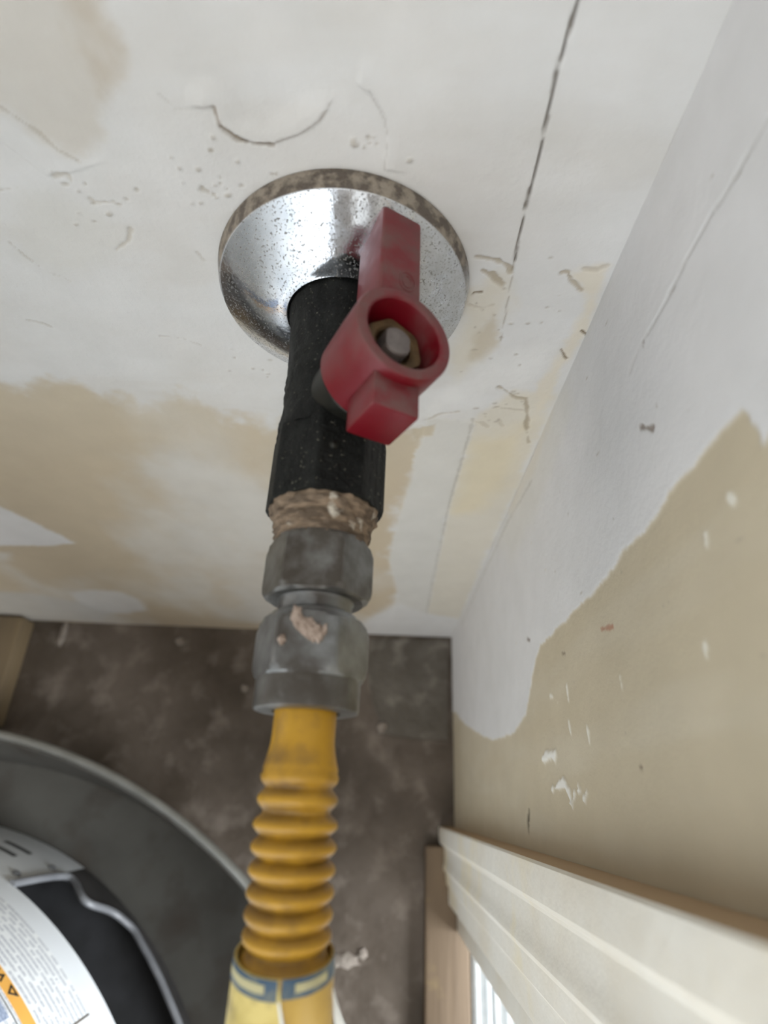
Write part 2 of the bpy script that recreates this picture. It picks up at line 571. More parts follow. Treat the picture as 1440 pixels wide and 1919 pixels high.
BACK_MARKS = {   # outlines on the back wall, millimetres: (x, height above the floor)
  'stain_upper': [(-56.1,484.5), (-46.0,483.1), (-46.1,479.7), (-44.6,476.2), (-43.3,471.9), (-45.0,468.4), (-45.6,466.3), (-48.5,462.7), (-52.9,459.4), (-54.5,456.4), (-53.9,453.4), (-59.3,448.7), (-62.8,446.3), (-67.1,448.4), (-71.1,453.4), (-75.5,456.9), (-81.3,459.7), (-66.5,484.2)],
  'stain_core': [(-51.7,482.9), (-46.0,481.4), (-45.2,476.1), (-43.5,471.9), (-45.8,466.8), (-48.8,462.9), (-52.1,462.3), (-53.1,468.1), (-53.8,474.0)],
  'tan_low': [(-222.1,352.3), (-137.8,352.6), (-128.6,350.1), (-120.9,354.9), (-109.1,355.6), (-99.7,348.4), (-90.9,346.5), (-88.0,338.4), (-78.9,340.8), (-68.4,353.7), (-61.1,341.9), (-46.7,338.4), (-30.1,331.3), (-9.7,333.9), (8.2,338.9), (30.2,336.5), (31.1,324.4), (26.0,288.5), (20.8,238.7), (17.9,185.7), (26.5,122.7), (21.4,89.3), (1.9,49.1), (-67.0,-35.0), (-608.5,-77.3)],
  'smear_a': [(-106.9,301.2), (-82.4,307.7), (-63.4,294.6), (-39.0,269.2), (-50.7,187.7), (-76.4,210.7), (-89.4,246.1), (-103.9,281.0)],
  'smear_b': [(-110.7,244.3), (-83.1,210.1), (-49.8,168.9), (-69.7,22.0), (-102.2,25.9), (-98.7,142.6)],
  'wedge': [(-257.3,266.3), (-199.6,244.6), (-190.7,221.6), (-179.6,193.2), (-205.0,187.2), (-327.5,175.9)],
  'wedge2': [(-314.1,170.0), (-233.8,172.5), (-241.0,158.3), (-336.2,140.0)],
  'blob': [(-234.1,88.0), (-212.1,99.8), (-189.7,98.7), (-180.9,77.0), (-185.6,50.0), (-207.2,36.0), (-230.5,36.0), (-237.1,62.6)],
  'blob2': [(-417.1,88.0), (-265.9,84.1), (-235.7,65.7), (-222.0,34.0), (-243.2,5.6), (-508.0,-23.2)],
  'tan_mid': [(46.7,399.9), (49.5,396.5), (50.1,385.4), (46.9,377.1), (42.1,378.2), (42.0,391.3)],
  'tan_bit': [(23.7,334.1), (33.4,338.6), (32.9,330.7), (26.4,327.4)],
  'strip': [(29.7,344.0), (49.0,340.7), (47.7,297.9), (47.0,248.1), (49.9,71.4), (22.2,51.9), (24.5,122.4), (17.9,185.7), (20.8,238.7), (26.0,288.5)],
  'cream': [(48.6,343.3), (60.1,362.8), (76.6,360.6), (76.6,335.6), (77.2,278.7), (76.3,191.8), (78.2,59.9), (49.9,71.4), (47.0,248.1), (47.7,297.9)],
  'cream_core': [(49.3,325.7), (70.4,339.1), (72.9,299.8), (64.2,259.5), (49.2,254.9)],
  'cream_chip': [(37.7,409.3), (46.4,414.8), (50.4,406.7), (49.6,397.7), (46.0,382.5), (40.0,364.8), (35.7,376.4), (36.0,397.0)],
  'cream_corner': [(65.8,417.2), (76.3,420.3), (77.5,403.6), (77.7,389.4), (75.2,372.9), (74.3,353.8), (72.7,343.0), (69.1,366.5), (73.2,386.6), (74.0,398.9), (73.7,407.8)],
  'white_foot': [(1.8,45.8), (27.4,97.0), (73.9,51.2), (97.9,-158.2), (-1.3,-178.3)],
  'white_bright': [(50.6,382.7), (69.7,386.4), (67.7,372.4), (54.2,362.5), (41.6,351.8), (25.6,340.0), (27.1,350.9), (39.6,367.9)],
  'layer_c': [(-39.2,463.2), (-36.7,459.6), (-27.4,460.2), (-27.4,456.1), (-22.9,452.9), (-15.3,452.4), (-8.7,454.6), (-3.3,458.1), (-0.2,462.4), (4.3,464.8), (9.1,490.6), (-34.8,489.6)],
  'layer_r': [(5.7,465.7), (9.0,463.8), (11.6,458.9), (12.4,454.1), (11.5,446.7), (22.1,445.4), (39.0,422.1), (49.1,420.6), (48.7,450.4), (48.7,482.2), (47.8,490.1), (8.1,489.1)],
  'lay_d': [(-83.8,459.6), (-75.3,457.3), (-71.4,452.8), (-67.1,448.4), (-63.0,445.9), (-57.3,446.7), (-65.3,443.7), (-74.3,441.9), (-81.3,451.2), (-86.8,454.8)],
  'lay_e': [(-84.3,438.7), (-67.9,434.7), (-61.1,428.5), (-60.8,423.3), (-63.0,419.6), (-66.9,417.6), (-85.9,408.9), (-94.9,416.4)],
  'l_seam': [(48.5,487.0), (48.7,482.2), (47.9,470.1), (48.7,450.4), (48.4,437.5), (49.1,420.6), (50.5,400.1), (51.1,388.0)],
  'l_seam2': [(48.6,343.3), (48.2,316.9), (47.1,273.3), (48.0,169.6), (49.9,71.4)],
  'l_arc': [(-27.3,460.5), (-27.1,458.8), (-26.6,455.7), (-22.9,452.9), (-19.2,452.2), (-15.3,452.4)],
  'l_arc2': [(-15.3,452.4), (-8.7,454.6), (-3.3,458.1), (-0.4,462.2)],
  'l_arc0': [(-38.8,462.6), (-36.3,459.6), (-32.4,459.7), (-27.3,460.5)],
  'l_arcr': [(7.8,465.2), (11.6,458.5), (12.4,454.1), (11.5,446.7)],
  'l_diag': [(-77.0,458.7), (-73.6,455.8), (-70.7,452.8), (-68.2,448.8), (-64.1,446.2)],
  'l_c1': [(38.0,421.5), (41.0,421.0), (44.6,420.6), (48.1,418.3), (48.9,416.4)],
  'l_c2': [(40.6,416.5), (44.0,415.2), (47.0,411.8)],
  'l_c3': [(38.8,407.7), (39.5,408.5), (41.6,408.6)],
  'l_c4': [(63.8,417.1), (65.5,417.2), (66.6,414.5), (68.5,413.4), (71.1,410.8)],
  'l_c5': [(63.6,408.0), (65.3,408.7)],
  'l_c6': [(54.9,364.1), (58.2,362.1), (62.1,358.1), (66.3,357.4), (68.8,350.0), (71.0,339.1), (74.5,327.4)],
  'l_c7': [(49.3,341.5), (52.7,340.6), (55.3,338.1)],
  'l_c8': [(58.6,343.6), (61.0,339.2)],
  'l_c9': [(59.2,328.4), (62.3,329.9), (66.0,331.7)],
  'l_c10': [(72.2,385.2), (74.2,381.8), (75.2,380.8)],
  'l_c11': [(76.2,394.3), (78.9,392.4), (79.0,397.5)],
  'l_c12': [(69.5,418.7), (73.5,418.3), (76.1,420.3)],
  'l_c13': [(-66.2,436.0), (-65.0,434.8), (-59.8,435.3)],
  'l_c14': [(-58.7,426.9), (-60.9,422.9), (-65.5,419.9)],
  'l_c15': [(-89.2,410.4), (-86.5,409.3), (-84.4,407.7)],
  'l_c16': [(-107.0,390.0), (-102.6,388.8), (-100.3,386.9)],
  'l_c17': [(-64.4,384.6), (-56.5,383.8), (-51.3,380.6)],
  'l_c18': [(-42.0,419.9), (-40.9,417.2)],
  'l_c19': [(-95.5,421.0), (-93.9,416.8), (-91.3,412.7)],
  'l_c20': [(27.8,340.1), (35.9,346.2), (42.1,347.6)],
  'l_c21': [(58.3,351.1), (67.9,349.9), (70.6,351.9)],
  'l_c22': [(38.5,403.5), (42.9,402.0), (46.0,403.9)],
  'l_c23': [(-72.9,442.0), (-69.0,442.8), (-68.7,440.7)],
  'l_c24': [(-89.1,437.6), (-83.7,438.4)],
}
SIDE_MARKS = {   # outlines on the right wall, millimetres: (distance out from the corner, height)
  'tan': [(69.5,25.3), (80.6,58.6), (99.4,147.6), (107.4,201.3), (107.7,246.0), (102.5,273.3), (93.5,286.0), (84.6,296.3), (80.9,305.5), (81.6,341.3), (80.7,364.9), (79.2,388.6), (78.0,397.0), (78.1,407.6), (75.6,428.9), (75.8,436.1), (74.6,445.2), (74.5,452.0), (74.8,454.9), (78.2,455.7), (79.9,456.6), (83.7,457.0), (83.7,458.6), (84.3,462.9), (97.1,468.5), (157.1,442.8), (215.2,-50.3), (61.3,-36.3)],
  'cream_edge': [(-7.0,364.5), (4.0,345.5), (7.2,317.5), (5.7,272.2), (-14.1,232.1), (-12.7,307.9)],
  'pale': [(-6.3,371.3), (14.6,373.9), (24.4,338.8), (29.1,265.6), (1.1,228.2), (2.7,319.0)],
  'l_tape': [(32.9,484.6), (33.1,480.1), (33.1,470.0), (32.3,460.4), (32.2,451.2), (33.7,437.3), (33.5,429.7)],
  'l_tape2': [(33.5,429.7), (33.9,422.8), (35.8,416.7)],
  'l_corner': [(9.4,311.9), (5.3,260.0), (5.6,167.9), (8.2,73.2)],
  'l_s1': [(122.6,297.3), (121.7,306.9), (122.6,314.0)],
  'l_s2': [(133.4,307.5), (132.3,316.2), (131.3,323.1), (133.0,325.0), (135.4,327.8), (137.8,329.4)],
  'l_s3': [(137.8,329.4), (135.5,332.5), (134.1,338.5), (133.1,336.7)],
  'l_s4': [(135.3,344.4), (137.1,341.7)],
  'l_s5': [(101.9,334.4), (106.4,334.8)],
  'l_s6': [(113.8,332.8), (116.7,333.7)],
  'l_s7': [(117.4,350.8), (121.0,351.5)],
  'l_s8': [(107.4,381.3), (110.2,381.8)],
  'l_s9': [(110.3,426.2), (112.4,426.2)],
  'l_s10': [(90.2,434.7), (92.3,434.7)],
  'l_s11': [(87.3,444.9), (88.7,445.6)],
  'l_s12': [(101.9,313.4), (102.7,316.2)],
  'l_red': [(92.6,372.4), (94.2,381.0)],
  'l_nail': [(140.6,266.8), (144.6,263.6), (147.7,264.6)],
  'l_d1': [(90.4,331.7), (91.1,335.5)],
  'l_d2': [(73.4,285.2), (74.8,288.8)],
  'l_d3': [(53.0,417.2), (57.2,422.7)],
  'l_d4': [(33.5,426.4), (35.3,426.4)],
  'l_d5': [(130.1,386.3), (130.3,387.5)],
}
M_WALL = mat_wall('patched_drywall')
M_CHROME = mat_chrome()
M_BLACK = mat_black()
M_RED = mat_red()
M_HOSE = mat_hose()
M_FLOOR = mat_floor()
M_BRASS = mottled('dirty_brass', (.16, .10, .045), (.09, .06, .03), 300, rough=.5, metal=.6, bmp=(500, .0003))
M_STEM = mottled('grey_stem', (.20, .175, .16), (.14, .12, .11), 300, rough=.5, metal=.3)
M_OLIVE = mottled('olive_bonnet', (.022, .021, .015), (.014, .014, .011), 300, rough=.45, metal=.5)
M_ZINC = mat_zinc('grimy_zinc', (.32, .33, .33), (.20, .20, .195), (.046, .034, .023), .60, .93)
M_ZINC2 = mat_zinc('dull_steel', (.25, .25, .24), (.14, .13, .115), (.042, .031, .020), .50, .90, .40)
M_DOPE = mottled('dried_pipe_dope', (.25, .18, .12), (.10, .07, .045), 180, .38, .6, rough=.8, bmp=(180, .0010), c2=(.58, .53, .44), s2=(150, .60, .70), stretch=(1, 3.5, 1))
M_PUTTY = mottled('pinkish_putty', (.42, .33, .27), (.30, .22, .17), 500, rough=.8, bmp=(900, .0006))
M_TAG_LIT = mottled('tag_yellow_lit', (.68, .54, .17), (.50, .38, .09), 110, .4, .6, rough=.5, c2=(.22, .16, .05), s2=(130, .50, .68))  # tag yellow as lit from the left, light put into the colour
M_TAG_SHADED = mottled('tag_yellow_shaded', (.52, .33, .06), (.40, .24, .04), 110, rough=.5)  # darker copy of the tag yellow, painting in its shaded right side
M_BLUE = mottled('blue_border', (.03, .075, .13), (.13, .15, .14), 260, .45, .6, rough=.5)
M_BUFF = mottled('buff_print', (.50, .45, .24), (.40, .36, .2), 300, rough=.5)
M_PAPER = mottled('white_paper', (.80, .82, .80), (.72, .74, .72), 200, rough=.5)
M_CASING = mottled('smeared_white_paint', (.83, .80, .72), (.79, .73, .61), 18, .40, .66, rough=.45, bmp=(90, .0006), c2=(.84, .74, .50), s2=(14, .56, .74))
M_RAW = mottled('raw_wood_edge', (.50, .36, .22), (.42, .29, .17), 40, rough=.7, stretch=(1, 1, .05))
M_WOOD = mottled('dusty_wood', (.19, .135, .085), (.13, .09, .055), 60, rough=.7, stretch=(1, .08, 1), bmp=(120, .0006), c2=(.22, .16, .08), s2=(40, .55, .7))
M_WOOD2 = mottled('weathered_board', (.20, .145, .08), (.12, .09, .055), 50, rough=.7, stretch=(1, .08, 1))
M_SILL = mottled('white_sill', (.72, .75, .76), (.62, .66, .68), 60, rough=.4)
M_TILE = mottled('grey_tile', (.125, .11, .09), (.085, .072, .055), 35, rough=.6, c2=(.20, .18, .15), s2=(45, .58, .72), bmp=(90, .002))
M_PAN = mottled('dull_pan_metal', (.070, .066, .057), (.10, .096, .084), 16, rough=.65, metal=0.0, c2=(.06, .05, .04), s2=(25, .5, .7))
M_PANRIM = mottled('pan_rim_metal', (.30, .30, .28), (.22, .22, .2), 40, rough=.4, metal=.5)
M_ENAMEL = mottled('white_enamel', (.80, .83, .85), (.77, .80, .82), 30, rough=.3)
M_GREY = mottled('grey_lip', (.20, .205, .215), (.16, .165, .175), 60, rough=.4)
M_DARK = mottled('dark_metal', (.030, .030, .032), (.018, .018, .018), 40, rough=.6)
M_DARK2 = mottled('dark_insulation', (.055, .05, .048), (.035, .032, .03), 40, rough=.8)
M_ORANGE = mottled('orange_strip', (.80, .43, .10), (.77, .40, .09), 60, rough=.4)
M_INK = mottled('black_ink', (.03, .03, .03), (.02, .02, .02), 60, rough=.5)
M_BLUEPRINT = mottled('blue_grey_print', (.42, .48, .60), (.22, .27, .38), 420, .4, .6, rough=.4)
M_PRINT = mat_print('small_print', (.46, .48, .52), (.83, .85, .85))
M_PLASTER = mottled('plaster_crumb', (.30, .26, .22), (.22, .185, .155), 200, rough=.9, bmp=(300, .001))
M_GREEN = mottled('green_smudge', (.020, .035, .025), (.03, .05, .035), 200, rough=.6)

WHITE = (.745, .735, .715)
TAN = (.600, .500, .355)


# ================================================================== the room shell
def paint_back(x, y):
    p = Plaster(x, y, WHITE)
    B = BACK_MARKS
    cl = fbm(x, y * .8, 45, 21)
    p.mix(np.clip((cl - .45) * 3, 0, 1), (.725, .70, .66), .6)
    drag = fbm(x * .5, y * 1.6, 22, 301, 5)
    p.mix(np.clip((drag - .5) * 5, 0, 1), (.77, .765, .75), .6)
    p.mix(np.clip((.44 - drag) * 6, 0, 1), (.69, .665, .625), .55)
    p.coat(B['stain_upper'], (.655, .61, .54), 5, 2.5, .75, -.15)
    p.coat(B['stain_core'], (.56, .485, .385), 6, 2.0, .8)
    p.mix(np.clip((fbm(x, y, 14, 55) - .5) * 4, 0, 1) * np.clip(.5 - poly_sd(x, y, B['stain_upper']) / 6, 0, 1), (.70, .67, .62), .7)
    p.coat(B['lay_e'], (.725, .71, .67), 9, 3, .8)
    m = p.coat(B['tan_low'], TAN, 13, 9, .95, -.2, 1.5)
    cloud = np.clip((fbm(x, y * .55, 60, 77, 5) - .50) * 4.5, 0, 1)
    p.mix(m * cloud, (.70, .67, .61), .75)
    tm = m * np.clip((y - 285) / 70, 0, 1)
    p.mix(tm, (.64, .575, .46), .45)
    p.coat(B['smear_a'], (.70, .675, .625), 26, 9, .75)
    p.coat(B['smear_b'], (.70, .675, .625), 30, 9, .7)
    p.coat(B['wedge'], (.80, .79, .78), 2.5, 1.5, .97, .4)
    p.coat(B['wedge2'], (.74, .73, .70), 8, 3, .6)
    p.coat(B['blob'], (.76, .75, .73), 8, 2, .85, .3)
    p.coat(B['blob2'], (.62, .61, .58), 14, 3, .7, .2)
    p.coat(B['cream'], (.73, .675, .56), 5, 2, .8)
    p.coat(B['cream_core'], (.75, .66, .47), 14, 3, .75)
    p.coat(B['strip'], (.705, .685, .635), 2.5, 2.2, .97, .35)
    p.coat(B['cream_chip'], (.73, .68, .575), 8, 4, .85)
    p.coat(B['tan_mid'], (.62, .55, .43), 4, 2, .8, -.2)
    p.coat(B['tan_bit'], (.60, .52, .39), 2, 1, .9, -.25)
    p.coat(B['cream_corner'], (.765, .70, .58), 4, 2.5, .85)
    p.coat(B['white_bright'], (.80, .79, .765), 7, 4, .85, .15)
    p.coat(B['white_foot'], (.76, .75, .73), 10, 4, .9, .2)
    p.lip(B['layer_c'], .75, 25, .6, B['l_arc'] + B['l_arc2'][:3], 4.0)
    p.lip(B['layer_r'], .5, 20, .7, B['l_arcr'], 4.0)
    p.lip(B['lay_d'], .35, 10, .8)
    dk = (.20, .17, .14)
    p.crack(B['l_seam'][:6], .38, dk, .9, .85, 0, .35)
    p.crack(B['l_seam'][5:], .26, (.45, .40, .34), .4, .55, 0, .4)
    p.crack(B['l_seam2'], .8, (.50, .47, .42), .25, .55)
    p.crack(B['l_arc'], .6, (.36, .30, .24), .5, .8)
    p.crack(B['l_arc'][2:6], .85, (.30, .24, .18), .6, .7)  # shadow under the raised lip, put in as a darker stroke
    p.crack(B['l_arc2'], .3, (.50, .44, .38), .4, .55)
    p.crack(B['l_arc0'], .28, (.55, .51, .46), .3, .4)
    p.crack(B['l_arcr'], .3, (.50, .47, .43), .3, .5)
    p.crack(B['l_diag'], .4, (.52, .47, .40), .3, .6)
    for k in ('l_c1', 'l_c2', 'l_c4', 'l_c6'):
        p.crack(B[k], .85, (.42, .35, .25), .55, .75, .6)
    for k in ('l_c3', 'l_c11', 'l_c10'):
        p.crack(B[k], .5, (.22, .16, .10), .5, .9)
    for k in ('l_c5', 'l_c7', 'l_c8', 'l_c9', 'l_c12', 'l_c13', 'l_c14', 'l_c20', 'l_c21', 'l_c22', 'l_c23'):
        p.crack(B[k], .6, (.52, .46, .37), .35, .5, .8)
    for k in ('l_c15', 'l_c16', 'l_c17', 'l_c18', 'l_c19', 'l_c24'):
        p.crack(B[k], .4, (.55, .51, .45), .3, .55, .5)
    rg = np.random.default_rng(5)
    for cx, cy, sx, sy, n in ((-30, 443, 14, 9, 26), (-68, 436, 14, 8, 12), (8, 451, 6, 3, 8), (50, 392, 16, 24, 26), (58, 352, 12, 12, 14), (-25, 370, 25, 10, 10)):
        for k in range(n):
            a, b = rg.normal(cx, sx * .6), rg.normal(cy, sy * .6)
            r = rg.uniform(.35, .8)
            d = np.hypot((x - a) / rg.uniform(.8, 2.0), y - b) + p.w2 * .5
            mm = np.clip(1.4 * (1 - d / r), 0, 1)
            p.mix(mm, (.45, .40, .33), .7)
            p.h += mm * rg.choice([-.4, .5])
    p.h += (fbm(x, y, 30, 101) - .5) * .5 + (fbm(x, y, 6, 111) - .5) * .12
    edge = np.clip((x - 70) / 8, 0, 1)
    p.h = p.h * (1 - .5 * edge)
    return p


gx = grid_axis([(-370, -140, 1.1), (-140, 78.2, .5)])
gz = grid_axis([(0, 260, 1.1), (260, 300, .7), (300, 500, .5)])
xl, xr, zt = -1.3, S, 2.4
extra_v = [(xl, 0, 0), (-.37, 0, 0), (-.37, 0, .5), (xl, 0, .5), (xl, 0, zt), (-.37, 0, zt), (xr, 0, .5), (xr, 0, zt)]
extra_f = [(0, 1, 2, 3), (3, 2, 5, 4), (2, 6, 7, 5)]
wall_back = plaster_mesh('wall_back', gx, gz, lambda a, b, h: np.c_[a, -h, b], paint_back, M_WALL, (extra_v, extra_f, WHITE))
struct(wall_back, 'patched white drywall behind the chrome plate with tan and cream stains', 'wall')


def paint_side(x, y):
    GREYW = (.735, .726, .718)
    p = Plaster(x, y, GREYW)
    B = SIDE_MARKS
    p.mix(np.clip((fbm(x, y, 40, 33) - .45) * 3, 0, 1), (.71, .70, .685), .6)
    p.coat(B['pale'], (.735, .72, .68), 12, 3, .7)
    p.coat(B['cream_edge'], (.73, .68, .58), 8, 2, .6)
    m = p.coat(B['tan'], (.560, .485, .350), 1.3, 1.2, 1.0, -.35, .8)
    vs = fbm(x * 2.2, y * .35, 30, 47, 5)
    p.mix(m * np.clip((vs - .5) * 4, 0, 1), (.61, .545, .42), .6)
    p.crack(B['l_tape'], .5, (.38, .35, .31), .8, .85, 0, .4)
    p.crack(B['l_tape2'], .7, (.62, .60, .57), .2, .5)
    p.crack(B['l_corner'], 1.3, (.55, .53, .48), .3, .6)
    for k in ('l_s1', 'l_s2', 'l_s3', 'l_s4'):
        p.crack(B[k], 1.5, (.85, .83, .77), -.6, .95, .8)
    for k in ('l_s5', 'l_s6', 'l_s7', 'l_s8', 'l_s9', 'l_s10', 'l_s11', 'l_s12'):
        p.crack(B[k], 1.1, (.82, .79, .70), -.2, .85, .4)
    p.crack(B['l_red'], .8, (.42, .20, .13), 0, .8)
    p.crack(B['l_nail'], 1.7, (.03, .022, .016), 1.0, 1.0)
    for k in ('l_d1', 'l_d2', 'l_d3', 'l_d4', 'l_d5'):
        p.crack(B[k], .8, (.22, .17, .13), .3, .8, .4)
    rg = np.random.default_rng(9)
    for k in range(40):
        a, b = rg.uniform(10, 130), rg.uniform(60, 480)
        d = np.hypot(x - a, (y - b) / rg.uniform(1, 3)) + p.w2 * .5
        p.mix(np.clip(1.5 * (1 - d / rg.uniform(.3, .7)), 0, 1), (.40, .35, .27) if b > 330 else (.66, .61, .5), .6)
    p.h += (fbm(x, y, 35, 121) - .5) * .6 + (fbm(x, y, 5, 131) - .5) * .1
    return p


gy = grid_axis([(0, 205, .7)])
gz2 = grid_axis([(0, 260, 1.1), (260, 520, .7)])
WT = .11                                  # thickness of the right wall
YD0, YD1, ZD = -.205, -1.00, 2.05         # door opening: near side, far side, head
ev = [(S, 0, .52), (S, YD0, .52), (S, YD0, 2.4), (S, 0, 2.4),
      (S, YD0, 0), (S + WT, YD0, 0), (S + WT, YD0, 2.4),
      (S, YD0, ZD), (S, YD1, ZD), (S, YD1, 2.4), (S + WT, YD0, ZD), (S + WT, YD1, ZD), (S + WT, YD1, 2.4),
      (S + WT, 0, 0), (S + WT, 0, 2.4), (S, YD1, 0), (S, -2.4, 0), (S, -2.4, 2.4), (S + WT, YD1, 0), (S + WT, -2.4, 0), (S + WT, -2.4, 2.4)]
ef = [(0, 1, 2, 3), (4, 5, 6, 2), (7, 8, 9, 2), (7, 10, 11, 8), (10, 11, 12, 6), (5, 13, 14, 6),
      (15, 16, 17, 9), (15, 18, 12, 9), (18, 19, 20, 12), (3, 2, 6, 14), (16, 19, 20, 17)]
wall_right = plaster_mesh('wall_right', gy, gz2, lambda a, b, h: np.c_[S - h, -a, b], paint_side, M_WALL, (ev, ef, (.73, .72, .7)))
struct(wall_right, 'tan painted drywall on the right with a white band of joint compound', 'wall')

bm = bmesh.new()
box(bm, -1.3, S + .9, -2.4, .10, -.06, 0.0)
floor = bm_obj('floor', bm, M_FLOOR, None, False)
struct(floor, 'dirty brown concrete floor under the gas pipe', 'floor')

# remnant of a grey floor tile in the corner
bm = bmesh.new()
pts = [(.004, -.006), (.0745, -.0035), (.0735, -.0885), (.048, -.0895), (.020, -.086), (.008, -.060), (.001, -.030)]
vb = [bm.verts.new((x, y, .0)) for x, y in pts]
vt = [bm.verts.new((x, y, .003)) for x, y in pts]
bm.faces.new(vt)
for i in range(len(pts)):
    j = (i + 1) % len(pts)
    bm.faces.new((vb[i], vb[j], vt[j], vt[i]))
bm_obj('floor_tile', bm, M_TILE, floor, False)


def blob(bm, c, r, h, seed, n=14):
    rg = random.Random(seed)
    ring = []
    for k in range(n):
        a = 2 * math.pi * k / n
        ring.append((math.cos(a) * rg.uniform(.6, 1.15), math.sin(a) * rg.uniform(.6, 1.15)))
    lo = [bm.verts.new((c[0] + x * r[0], c[1] + y * r[1], c[2])) for x, y in ring]
    mi = [bm.verts.new((c[0] + x * r[0] * .75, c[1] + y * r[1] * .75, c[2] + h * rg.uniform(.6, 1))) for x, y in ring]
    tp = bm.verts.new((c[0], c[1], c[2] + h))
    for k in range(n):
        j = (k + 1) % n
        bm.faces.new((lo[k], lo[j], mi[j], mi[k]))
        bm.faces.new((mi[k], mi[j], tp))


crumbs = [((-.004, -.245, 0), (.013, .006), .0016, 'pale plaster crumb on the floor beside the yellow hose tag'),
          ((.009, -.240, 0), (.005, .004), .0014, 'small pale plaster crumb next to a wider one near the hose tag'),
          ((.017, -.082, .003), (.005, .006), .003, 'plaster crumb on the grey floor tile in the corner'),
          ((-.169, -.014, 0), (.006, .004), .003, 'plaster crumb at the foot of the stained back wall'),
          ((-.278, -.012, 0), (.004, .016), .003, 'thin sliver of plaster beside the wooden board'),
          ((-.105, -.053, 0), (.005, .004), .003, 'plaster crumb on the dark floor left of the steel nut')]
for i, (c, r, h, lab) in enumerate(crumbs):
    bm = bmesh.new()
    blob(bm, c, r, h, i + 3)
    tag(bm_obj('plaster_crumb', bm, M_PLASTER, None, True, 50), lab, 'crumb', 'plaster crumbs on the floor')

# ---- door casing on the right wall, threshold and sill
prof = [(-.1545, 0), (-.1545, 11.2), (-.1553, 12), (-.1600, 12.1), (-.1652, 11.9), (-.1668, 11.0), (-.1676, 9.6), (-.1690, 9.0),
        (-.1740, 8.9), (-.1785, 9.1), (-.1805, 9.9), (-.1825, 10.0), (-.1843, 9.2), (-.1853, 8.2), (-.1900, 7.7), (-.1930, 7.4),
        (-.1942, 6.4), (-.1960, 6.0), (-.2015, 6.0), (-.2055, 5.8), (-.2065, 5.0), (-.2065, 0)]
V, F = [], []
zs = [0.0, 2.12]
for z in zs:
    for y, d in prof:
        V.append((S - d / 1000 - .0002, y, z))
n = len(prof)
for i in range(n - 1):
    F.append((i, i + 1, n + i + 1, n + i))
F.append((n - 1, 0, n, 2 * n - 1))
F.append(tuple(range(n)))
F.append(tuple(range(2 * n - 1, n - 1, -1)))
casing = mesh_obj('trim_1', V, F, M_CASING, None, True, 22)
casing.data.materials.append(M_RAW)
for pl in casing.data.polygons:
    if pl.center.y > -.15455 and abs(pl.normal.y) > .9:
        pl.material_index = 1
struct(casing, 'moulded white door casing with a bare wood edge on the right wall', 'door casing')

bm = bmesh.new()
box(bm, S, S + WT, YD0 - .018, YD0 - .0005, .0125, ZD, .001)
jamb = bm_obj('trim_2', bm, M_CASING)
struct(jamb, 'white door jamb inside the doorway', 'door jamb')

bm = bmesh.new()
box(bm, .0545, .0875, -.402, -.168, 0, .012, .002)
thr = bm_obj('trim_3', bm, M_WOOD)
struct(thr, 'dusty brown wooden threshold strip at the doorway', 'threshold')
bm = bmesh.new()
box(bm, .0885, .30, -.995, -.224, 0, .008, .001)
sill = bm_obj('trim_4', bm, M_SILL)
struct(sill, 'white ribbed door sill behind the brown threshold', 'door sill')
for k, xx in enumerate((.0905, .0985, .1040, .1120, .1200, .1280, .1360)):
    bm = bmesh.new()
    box(bm, xx, xx + .0035, -.99, -.226, .008, .0115, .0008)
    bm_obj('rib', bm, M_SILL, sill)

# ---- weathered board lying on the floor at the left
bm = bmesh.new()
box(bm, -.395, -.3055, -.094, -.002, 0, .022, .003)
tag(bm_obj('wooden_board', bm, M_WOOD2), 'tan weathered wooden board lying against the back wall at the far left', 'board')

# ================================================================== chrome escutcheon
pr = [(.0362, 0), (.0372, .0002), (.0374, .0008), (.0373, .0018), (.0366, .0048), (.0362, .0057), (.0352, .0063)]
for k in range(1, 15):
    t = k / 14
    r = .0352 - t * (.0352 - .0165)
    pr.append((r, .0063 + .0074 * math.sin(t * math.pi / 2 * .92)))
pr += [(.0160, .0138), (.0157, .0135), (.0156, .006)]
V, F = revolve(pr, 128, lambda r, a, t: (r * math.sin(a), -t, r * math.cos(a)), None, False, False)
esc = mesh_obj('escutcheon_plate', V, F, M_CHROME, None, True, 35)
esc.location = (0, 0, ZP)
tag(esc, 'round pitted chrome escutcheon plate on the white wall around the gas pipe', 'escutcheon')

# ================================================================== gas valve
valve = empty('gas_valve', (0, -.012, ZP))
tag(valve, 'black iron gas valve with a red plastic lever handle', 'valve')
rg = random.Random(4)
ph = [rg.uniform(0, 6.28) for _ in range(12)]


def rough_skin(a, t):
    return .00012 * (math.sin(7 * a + 900 * t + ph[0]) + math.sin(13 * a - 1500 * t + ph[1]) + math.sin(23 * a + 2600 * t + ph[2]))


pb = [(.0100, .004), (.0135, .0045), (.0140, .0070), (.0148, .0095), (.0152, .0120), (.0151, .0150), (.0145, .0175), (.0140, .0200), (.0138, .0240),
      (.0136, .0290), (.0134, .0330), (.0136, .0345), (.0133, .0365), (.0136, .0400), (.0132, .0420), (.0134, .0450), (.0130, .0465), (.0132, .0500), (.0137, .0530), (.0139, .0560), (.0139, .0575)]
V, F = revolve(pb, 96, pipe_frame, None, True, True, rough_skin)
body = mesh_obj('valve_body', V, F, M_BLACK, valve, True, 45)
po = [(.0120, .0555), (.0138, .0560), (.0145, .0572), (.0149, .0590), (.0149, .0762), (.0143, .0772), (.0120, .0774), (.0105, .0760)]
V, F = revolve(po, 160, pipe_frame, polyfun(8, .0272, math.radians(18)), True, True, lambda a, t: .00006 * math.sin(31 * a + 3000 * t))
bm_end = mesh_obj('octagon_end', V, F, M_BLACK, valve, True, 24)
